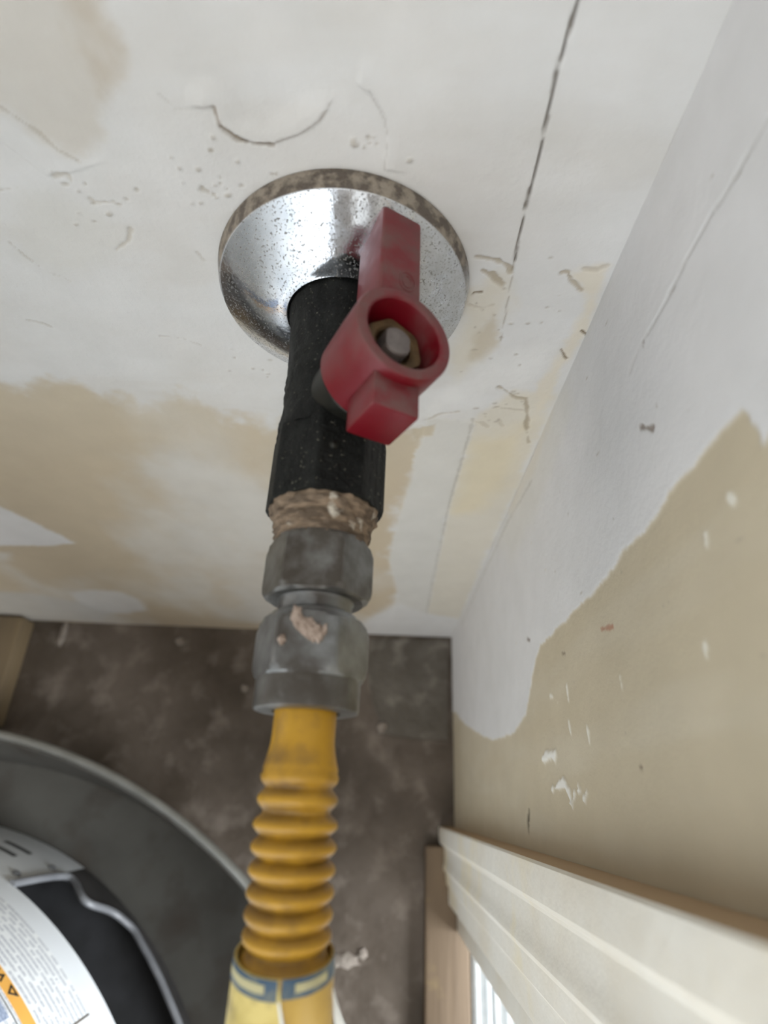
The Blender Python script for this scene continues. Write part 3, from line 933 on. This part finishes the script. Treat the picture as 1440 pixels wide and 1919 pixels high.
# small plugged test port on the top flat and a green smudge beside it
a17 = math.radians(10)


def on_pipe(a, r, y):
    return Vector((r * math.sin(a), -y, ZP + r * math.cos(a)))


bm = bmesh.new()
bmesh.ops.create_uvsphere(bm, u_segments=14, v_segments=8, radius=.0011)
for v in bm.verts:
    v.co = v.co + on_pipe(a17, .0136, .0655)
bm_obj('port_plug', bm, M_OLIVE, valve)

TILT = math.radians(29)
W = Vector((math.sin(TILT), 0, math.cos(TILT)))
Vv = Vector((math.cos(TILT), 0, -math.sin(TILT)))
HM = Matrix(((Vv.x, 0, W.x, 0), (Vv.y, 1, W.y, -.048), (Vv.z, 0, W.z, ZP), (0, 0, 0, 1)))   # local: x across, y to the wall, z along the stem


def stem_frame(r, a, t):
    return HM @ Vector((r * math.sin(a), r * math.cos(a), t))


V, F = revolve([(.0085, .009), (.0102, .0092), (.0102, .0160), (.0098, .0166), (.0098, .0185)], 48, stem_frame)
mesh_obj('bonnet', V, F, M_OLIVE, valve)
# handle: hollow hub with a long lever towards the wall and a short one away from it
hub = [(.0085, .0178), (.0112, .0178), (.0118, .0184), (.0121, .0300), (.0121, .0364), (.0118, .0371), (.0114, .0373), (.0096, .0373), (.0092, .0370),
       (.0090, .0365), (.0087, .0275), (.0078, .0268), (.0020, .0266)]
V, F = revolve(hub, 72, stem_frame, None, True, True)
bm = bmesh.new()
tmp = bpy.data.meshes.new('tmp')
tmp.from_pydata([tuple(v) for v in V], [], F)
bm.from_mesh(tmp)
bpy.data.meshes.remove(tmp)
box(bm, -.0056, .0056, .0094, .0412, .0216, .0346, .0011, 3, HM)
box(bm, -.0056, .0056, -.0192, -.0094, .0216, .0346, .0006, 2, HM)
handle = bm_obj('lever_handle', bm, M_RED, valve, True, 28)
# embossed oval mark on the long lever
for rr in ((.0021, .0029), (.0012, .0018)):
    pts = [HM @ Vector((.0016 + rr[0] * math.cos(t), .0185 + rr[1] * math.sin(t), .03462)) for t in [2 * math.pi * k / 28 for k in range(28)]]
    V, F = tube(pts, .00022, 6, True)
    mesh_obj('embossed_oval', V, F, M_RED, handle)
V, F = revolve([(.0030, .0266), (.0076, .0266), (.0076, .0318), (.0071, .0326), (.0052, .0326), (.0045, .0320), (.0043, .0290)], 72, stem_frame,
               polyfun(6, .0130, math.radians(20)), True, True)
mesh_obj('retaining_nut', V, F, M_BRASS, handle, True, 25)


def flats(r, a, t):
    x, y = r * math.sin(a), r * math.cos(a)
    return r * min(1.0, .0030 / max(1e-6, abs(x)))


V, F = revolve([(.0037, .0200), (.0037, .0338), (.0034, .0342)], 48, stem_frame, flats)
mesh_obj('stem', V, F, M_STEM, handle)

# ================================================================== flare adapter between the valve and the hose
adp = empty('flare_adapter', (0, -.078, ZP))
tag(adp, 'grimy steel hex adapter screwed into the black valve end', 'pipe fitting')
rg2 = random.Random(11)
ph2 = [rg2.uniform(0, 6.28) for _ in range(6)]


def dope_skin(a, t):
    return .00022 * (math.sin(9 * a + 1700 * t + ph2[0]) + math.sin(17 * a - 2100 * t + ph2[1]) + .7 * math.sin(29 * a + 5200 * t + ph2[2]))


pd = [(.0090, .0755), (.0128, .0765), (.0133, .0772), (.0131, .0785), (.0122, .0795), (.0121, .0803), (.0117, .0811), (.0118, .0820), (.0114, .0829), (.0115, .0838), (.0111, .0846), (.0110, .0862), (.0090, .0865)]
V, F = revolve(pd, 120, pipe_frame, None, True, True, dope_skin)
mesh_obj('sealant_threads', V, F, M_DOPE, adp, True, 60)
ph_ = [(.0085, .0855), (.0112, .0857), (.0121, .0866), (.0127, .0882), (.0129, .0895), (.0129, .0968), (.0125, .0982), (.0118, .0992), (.0108, .0997), (.0080, .0998)]
V, F = revolve(ph_, 168, pipe_frame, polyfun(6, .0221, 0), True, True)
mesh_obj('hex', V, F, M_ZINC2, adp, True, 22)
pn = [(.0082, .0990), (.0088, .0998), (.0084, .1004), (.0084, .1022), (.0081, .1026), (.0084, .1032), (.0081, .1038), (.0084, .1044), (.0080, .1060)]
V, F = revolve(pn, 64, pipe_frame, None, True, True)
mesh_obj('threaded_neck', V, F, M_ZINC, adp, True, 50)

# ================================================================== yellow gas hose with flare nut and tag
hose = empty('gas_hose', (0, -.123, ZP))
tag(hose, 'yellow coated corrugated gas hose with a steel flare nut and a yellow tag', 'hose')
pnut = [(.0086, .1030), (.0096, .1032), (.0099, .1040), (.0112, .1046), (.0120, .1056), (.0125, .1072), (.0126, .1085), (.0126, .1140), (.0123, .1158), (.0117, .1170), (.0113, .1174)]
V, F = revolve(pnut, 168, pipe_frame, polyfun(6, .0222, 0), True, True)
nut = mesh_obj('flare_nut', V, F, M_ZINC, hose, True, 22)
pc = [(.0100, .1166), (.0112, .1172), (.0112, .1230), (.0110, .1236), (.0104, .1238), (.0072, .1238), (.0070, .1225)]
V, F = revolve(pc, 96, pipe_frame, None, True, False)
mesh_obj('nut_collar', V, F, M_ZINC2, nut, True, 28)
# dried putty on the nut: a ragged double smear and a single drop
for i, (xx, yy, w, l, h, rot) in enumerate(((-.0021, .1063, .0015, .0030, .0009, -.25), (-.0008, .1080, .0014, .0036, .0011, -.55), (.0008, .1092, .0014, .0034, .0010, -.75),
                                            (.0024, .1095, .0012, .0024, .0012, -.2), (.0006, .1072, .0010, .0020, .0008, -.9), (.0036, .1088, .0009, .0016, .0008, .3), (-.0049, .1112, .0009, .0014, .0009, .1))):
    bm = bmesh.new()
    blob(bm, (0, 0, 0), (w, l), h, 40 + i, 16)
    Mx = Matrix.Translation((xx, -yy, ZP + .01105)) @ Matrix.Rotation(-rot, 4, 'Z')
    for v in bm.verts:
        v.co = Mx @ v.co
    bm_obj('putty_smear', bm, M_PUTTY, nut, True, 40)


def hose_pt(s):                     # centre line; s = distance from the wall while it runs straight
    if s <= .135:
        return Vector((0, -s, ZP))
    if s <= .20:
        return Vector((0, -s, ZP - 3.2 * (s - .135) ** 2))
    p0 = Vector((0, -.20, ZP - 3.2 * .065 ** 2))
    d0 = Vector((0, -1, -.416)) * .16
    p3 = Vector((-.0648, -.425, .22))
    d3 = Vector((-1, 0, -.2)) * .12
    u = (s - .20) / .24
    h00, h10, h01, h11 = 2 * u**3 - 3 * u**2 + 1, u**3 - 2 * u**2 + u, -2 * u**3 + 3 * u**2, u**3 - u**2
    return p0 * h00 + d0 * h10 + p3 * h01 + d3 * h11


rings = [.1362, .1402, .1446, .1484, .1522, .1559, .1594, .1628]
while rings[-1] < .43:
    rings.append(rings[-1] + .004)


def hose_r(s):
    if s < .1290:
        return .00655, .15
    base = .0067
    if s < .1352:
        u = (s - .1290) / (.1352 - .1290)
        return .00655 + (.0078 - .00655) * u ** 1.5, .15
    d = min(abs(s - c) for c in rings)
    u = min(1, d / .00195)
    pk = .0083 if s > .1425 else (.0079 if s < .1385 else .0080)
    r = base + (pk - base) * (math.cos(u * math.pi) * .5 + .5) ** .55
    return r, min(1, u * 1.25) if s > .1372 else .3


ss = list(np.arange(.1225, .1375, .0008)) + list(np.arange(.1375, .190, .00032)) + list(np.arange(.190, .441, .0008))
V, F, GR = [], [], []
NS = 56
up = None
for i, s in enumerate(ss):
    c = hose_pt(s)
    d = (hose_pt(s + .0004) - hose_pt(s - .0004)).normalized()
    if up is None:
        up = Vector((0, 0, 1))
    up = (up - d * up.dot(d)).normalized()
    sd = d.cross(up)
    r, g = hose_r(s)
    for k in range(NS):
        a = 2 * math.pi * k / NS
        V.append(c + up * (r * math.cos(a)) + sd * (r * math.sin(a)))
        GR.append(g)
for i in range(len(ss) - 1):
    for k in range(NS):
        k2 = (k + 1) % NS
        F.append((i * NS + k, i * NS + k2, (i + 1) * NS + k2, (i + 1) * NS + k))
F.append(tuple(range(NS - 1, -1, -1)))
F.append(tuple((len(ss) - 1) * NS + k for k in range(NS)))
hose_tube = mesh_obj('corrugated_tube', V, F, M_HOSE, hose, True, 70)
at = hose_tube.data.color_attributes.new('grime', 'FLOAT_COLOR', 'POINT')
at.data.foreach_set('color', np.repeat(np.array(GR, np.float32), 4))


def wrap_pt(a, s, r):
    c = hose_pt(s)
    d = (hose_pt(s + .0004) - hose_pt(s - .0004)).normalized()
    u = Vector((0, 0, 1))
    u = (u - d * u.dot(d)).normalized()
    sd = u.cross(d) * -1
    # a measured from the top, + to the right of the picture
    right = Vector((1, 0, 0))
    right = (right - d * right.dot(d)).normalized()
    return c + u * (r * math.cos(a)) + right * (r * math.sin(a))


def sheet(name, amin, amax, sfun0, sfun1, r0, r1, mat, parent, na=36, ns=14, th=.00035):
    """bent sheet with thickness; amin/amax may depend on s fraction"""
    V, F = [], []
    for side in (0, 1):
        for i in range(ns + 1):
            for k in range(na + 1):
                fi = i / ns
                a0 = amin(fi) if callable(amin) else amin
                a1 = amax(fi) if callable(amax) else amax
                a = a0 + (a1 - a0) * k / na
                s = sfun0(a) + (sfun1(a) - sfun0(a)) * fi
                r = r0 + (r1 - r0) * fi + side * th
                V.append(wrap_pt(a, s, r))
    W_ = na + 1
    off = (ns + 1) * W_
    for i in range(ns):
        for k in range(na):
            q = (i * W_ + k, i * W_ + k + 1, (i + 1) * W_ + k + 1, (i + 1) * W_ + k)
            F.append(q[::-1])
            F.append(tuple(v + off for v in q))
    rim = [k for k in range(W_)] + [i * W_ + na for i in range(1, ns + 1)] + [ns * W_ + k for k in range(na - 1, -1, -1)] + [i * W_ for i in range(ns - 1, 0, -1)]
    for i in range(len(rim)):
        j = (i + 1) % len(rim)
        F.append((rim[i], rim[j], rim[j] + off, rim[i] + off))
    return mesh_obj(name, V, F, mat, parent, True, 50)


def edge_s(a):
    return .1648 + .0012 * (math.cos(a) * .5 + .5)


TE = .225
right_sheet = sheet('tag_right', -.15, 2.9, edge_s, lambda a: TE, .0085, .0112, M_TAG_SHADED, hose)
left_sheet = sheet('tag', -2.9, lambda f: .02 + 1.5 * f, edge_s, lambda a: TE, .0089, .0122, M_TAG_LIT, hose)
sheet('blue_border', -2.7, .02, lambda a: edge_s(a) + .0001, lambda a: edge_s(a) + .0030, .00932, .0095, M_BLUE, left_sheet, th=.00008)
sheet('blue_border', .09, 2.7, lambda a: edge_s(a) + .0001, lambda a: edge_s(a) + .0028, .00892, .0091, M_BLUE, right_sheet, th=.00008)
sheet('buff_print', -1.3, -.22, lambda a: edge_s(a) + .0009, lambda a: edge_s(a) + .0021, .00945, .00952, M_BUFF, left_sheet, th=.00008)
sheet('buff_print', .35, 1.1, lambda a: edge_s(a) + .0008, lambda a: edge_s(a) + .0020, .00905, .00912, M_BUFF, right_sheet, th=.00008)
sheet('seam_tape', lambda f: .04 + 1.45 * f, lambda f: .08 + 1.85 * f, lambda a: .1690, lambda a: TE, .0093, .0123, M_PAPER, left_sheet, na=8, th=.0002)
# loose white corner of the tag standing off behind the hose
V = [wrap_pt(1.45, .1695, .0088), wrap_pt(1.5, .186, .0155), wrap_pt(1.5, .200, .021), wrap_pt(1.5, .200, .0165), wrap_pt(1.5, .186, .0115)]
n = len(V)
V = V + [v + Vector((0, 0, -.0003)) for v in V]
F = [tuple(range(n)), tuple(range(2 * n - 1, n - 1, -1))] + [(i, (i + 1) % n, n + (i + 1) % n, n + i) for i in range(n)]
mesh_obj('loose_corner', V, F, M_PAPER, hose, False)

# ================================================================== drain pan and water heater
PC, PR, PZ = Vector((-.320, -.497)), .397, .080
pan = empty('drain_pan', (PC.x, PC.y, 0))
tag(pan, 'round dark grey drain pan on the floor under the white water heater', 'drain pan')


def pan_frame(r, a, t):
    return (PC.x + r * math.cos(a), PC.y + r * math.sin(a), t)


pp = [(.0, .0005), (.376, .0005), (.380, .002), (PR - .004, PZ - .004), (PR - .0055, PZ - .004), (.3775, .0045), (.3745, .0030), (0.0, .0030)]
V, F = revolve(pp[1:-1], 160, pan_frame, None, True, True)
mesh_obj('basin', V, F, M_PAN, pan, True, 40)
pts = [pan_frame(PR - .001, 2 * math.pi * k / 160, PZ - .002) for k in range(160)]
V, F = tube(pts, .0030, 10, True)
mesh_obj('rolled_rim', V, F, M_PANRIM, pan)

HC, HR = Vector((-.330, -.425)), .262
heater = empty('water_heater', (HC.x, HC.y, .0035))
tag(heater, 'white enamelled water heater standing in the drain pan with a printed label', 'water heater')


def hp(deg, z, r=HR):
    a = math.radians(deg)
    return Vector((HC.x + r * math.cos(a), HC.y + r * math.sin(a), z))


Z1 = .108
HT = 1.32  # unseen upper part made tall to block light from the front window
lowz = [(62.2, .041), (61.4, .041), (60.3, .0415), (59.2, .044), (57.5, .0510), (56.0, .0545), (54.8, .0510), (53.7, .0390), (52.5, .0310), (51.3, .0270), (48.7, .0215), (45.6, .0245), (41.6, .0262), (37.3, .0278), (34.2, .0275), (5, .0275)]


def sill_z(d):
    if d >= 62.2 or d <= 5:
        return None
    for (d1, z1), (d0, z0) in zip(lowz[:-1], lowz[1:]):
        if d0 <= d <= d1:
            u = (d - d0) / max(1e-6, d1 - d0)
            u = u * u * (3 - 2 * u)
            return z0 + (z1 - z0) * u
    return None


# jacket: full cylinder above the access opening, skirt with the opening cut out below
bm = bmesh.new()
bm_low = bmesh.new()
angs = [k * .75 for k in range(480)]
T = .0012


def strip(bm, d0, d1, za0, za1, zb0, zb1):
    o = [bm.verts.new(hp(d0, za0)), bm.verts.new(hp(d1, za1)), bm.verts.new(hp(d1, zb1)), bm.verts.new(hp(d0, zb0))]
    bm.faces.new(o)


for d0 in angs:
    d1 = d0 + .75
    strip(bm, d0, d1, Z1, Z1, HT, HT)
    m0, m1 = sill_z(d0), sill_z(d1)
    zb0 = Z1 if m0 is None else m0
    zb1 = Z1 if m1 is None else m1
    if m0 is None and m1 is not None:
        zb0 = m1
    if m1 is None and m0 is not None:
        zb1 = m0
    strip(bm_low if m0 is not None or m1 is not None else bm, d0, d1, .006, .006, zb0, zb1)
bmesh.ops.remove_doubles(bm, verts=bm.verts, dist=.00002)
top = [bm.verts.new(hp(d, HT)) for d in range(0, 360, 3)]
bm.faces.new(top)
ex = bmesh.ops.solidify(bm, geom=[f for f in bm.faces if len(f.verts) == 4], thickness=.0012)
jacket = bm_obj('jacket', bm, M_ENAMEL, heater, True, 40)
bmesh.ops.remove_doubles(bm_low, verts=bm_low.verts, dist=.00002)
bmesh.ops.solidify(bm_low, geom=list(bm_low.faces), thickness=.0012)
bm_obj('lower_skirt', bm_low, M_DARK2, heater, True, 40)
# rolled lip around the access opening
path = [hp(62.2, Z1 + .001, HR + .0004), hp(62.2, .09, HR + .0004), hp(62.1, .07, HR + .0004), hp(61.9, .050, HR + .0004), hp(61.5, .043, HR + .0004)]
for k in range(0, 120):
    d = 61.2 - k * .47
    if d < 5.2:
        break
    path.append(hp(d, sill_z(d), HR + .0006))
for _ in range(3):
    path = [path[0]] + [(path[i - 1] + path[i] * 2 + path[i + 1]) / 4 for i in range(1, len(path) - 1)] + [path[-1]]
V, F = tube(path, .0024, 8)
mesh_obj('opening_lip', V, F, M_GREY, heater)
# dark inside: combustion chamber, insulation ring and base plate
V, F = revolve([(.215, .020), (.215, .30)], 128, lambda r, a, t: (HC.x + r * math.cos(a), HC.y + r * math.sin(a), t))
mesh_obj('combustion_chamber', V, F, M_DARK, heater)
pts = [hp(d, .080, .236) for d in range(0, 360, 3)]
V, F = tube(pts, .008, 10, True)
mesh_obj('insulation_ring', V, F, M_DARK2, heater)
V, F = revolve([(.20, .006), (HR - .002, .006), (HR - .002, .009), (.20, .009)], 128, lambda r, a, t: (HC.x + r * math.cos(a), HC.y + r * math.sin(a), t))
mesh_obj('base_plate', V, F, M_DARK, heater)
for d in (20, 140, 260):
    V, F = revolve([(.012, .0032), (.012, .0065)], 20, lambda r, a, t, d=d: tuple(hp(d, t, HR - .03) + Vector((r * math.cos(a), r * math.sin(a), 0))))
    mesh_obj('foot', V, F, M_DARK, heater)


def curved_patch(name, d0, d1, z0, z1, r, mat, parent, n=24, uv=False):
    V, F = [], []
    for k in range(n + 1):
        d = d0 + (d1 - d0) * k / n
        V += [hp(d, z0, r), hp(d, z1, r), hp(d, z1, HR - .0004), hp(d, z0, HR - .0004)]
    for k in range(n):
        a, b = 4 * k, 4 * k + 4
        for i in range(4):
            j = (i + 1) % 4
            F.append((a + i, b + i, b + j, a + j))
    F.append((0, 1, 2, 3))
    F.append((4 * n + 3, 4 * n + 2, 4 * n + 1, 4 * n))
    ob = mesh_obj(name, V, F, mat, parent, True, 30)
    if uv:
        lay = ob.data.uv_layers.new(name='print')
        for lp in ob.data.loops:
            co = ob.data.vertices[lp.vertex_index].co
            d = math.degrees(math.atan2(co.y - HC.y, co.x - HC.x))
            lay.data[lp.index].uv = (math.radians(d) * HR * 1000, co.z * 1000)
    return ob


# vent slots, screws on the skirt left of the opening
for d, z in ((70.5, .066), (70.5, .046), (77.5, .066), (77.5, .046), (84.5, .066), (84.5, .046)):
    curved_patch('vent_slot', d - 2.4, d + 2.4, z - .0030, z + .0030, HR + .0002, M_DARK, heater, 6)  # dark patches on the skin, the slots' inner shade put into the colour
for d, z in ((64.0, .092), (63.7, .047)):
    V, F = revolve([(.0032, 0), (.0030, .0014), (.0018, .0020)], 16, lambda r, a, t, d=d, z=z: tuple(hp(d, z, HR - .0003 + t) + Vector((-math.sin(math.radians(d)) * r * math.cos(a), math.cos(math.radians(d)) * r * math.cos(a), r * math.sin(a)))))
    mesh_obj('screw', V, F, M_GREY, heater)

label = curved_patch('label', 42.4, 100, .1310, .262, HR + .0006, M_PRINT, heater, 40, True)
label['label'] = 'white printed instruction label with an orange warning strip'
curved_patch('orange_strip', 43.5, 99, .1770, .1862, HR + .0008, M_ORANGE, label, 40)
curved_patch('rule_line', 43.5, 99, .1893, .1899, HR + .0008, M_INK, label, 40)
curved_patch('picture_panel', 46.5, 97, .1925, .225, HR + .0008, M_BLUEPRINT, label, 40)
curved_patch('edge_line', 42.25, 42.45, .1305, .262, HR + .0007, M_BRASS, label, 2)


def bent_text(txt, deg, z, size, mat, parent):
    cu = bpy.data.curves.new('warning_text', 'FONT')
    cu.body = txt
    cu.size = size
    cu.extrude = .0
    tob = bpy.data.objects.new('warning_text', cu)
    COL.objects.link(tob)
    bpy.context.view_layer.update()
    me = bpy.data.meshes.new_from_object(tob)
    bpy.data.objects.remove(tob)
    bm = bmesh.new()
    bm.from_mesh(me)
    bmesh.ops.triangulate(bm, faces=bm.faces)
    r = bmesh.ops.extrude_face_region(bm, geom=list(bm.faces))
    for g in r['geom']:
        if isinstance(g, bmesh.types.BMVert):
            g.co.z += .0003
    for v in bm.verts:
        v.co = hp(deg + math.degrees(v.co.x / HR), z + v.co.y, HR + .0008 + v.co.z)
    bpy.data.meshes.remove(me)
    return bm_obj('warning_text', bm, mat, parent, False)


bent_text('WARNING', 50.0, .1788, .0085, M_INK, label)
bm = bmesh.new()
tri = [(-.0034, 0), (.0034, 0), (0, .0058)]
tin = [(-.0019, .0010), (.0019, .0010), (0, .0042)]
vo = [bm.verts.new(hp(48.6 + math.degrees(x / HR), .1788 + y, HR + .0011)) for x, y in tri]
vi = [bm.verts.new(hp(48.6 + math.degrees(x / HR), .1788 + y, HR + .0011)) for x, y in tin]
lo = [bm.verts.new(hp(48.6 + math.degrees(x / HR), .1788 + y, HR + .0007)) for x, y in tri]
for i in range(3):
    j = (i + 1) % 3
    bm.faces.new((vo[i], vo[j], vi[j], vi[i]))
    bm.faces.new((vo[i], lo[i], lo[j], vo[j]))
bm_obj('warning_triangle', bm, M_INK, label, False)
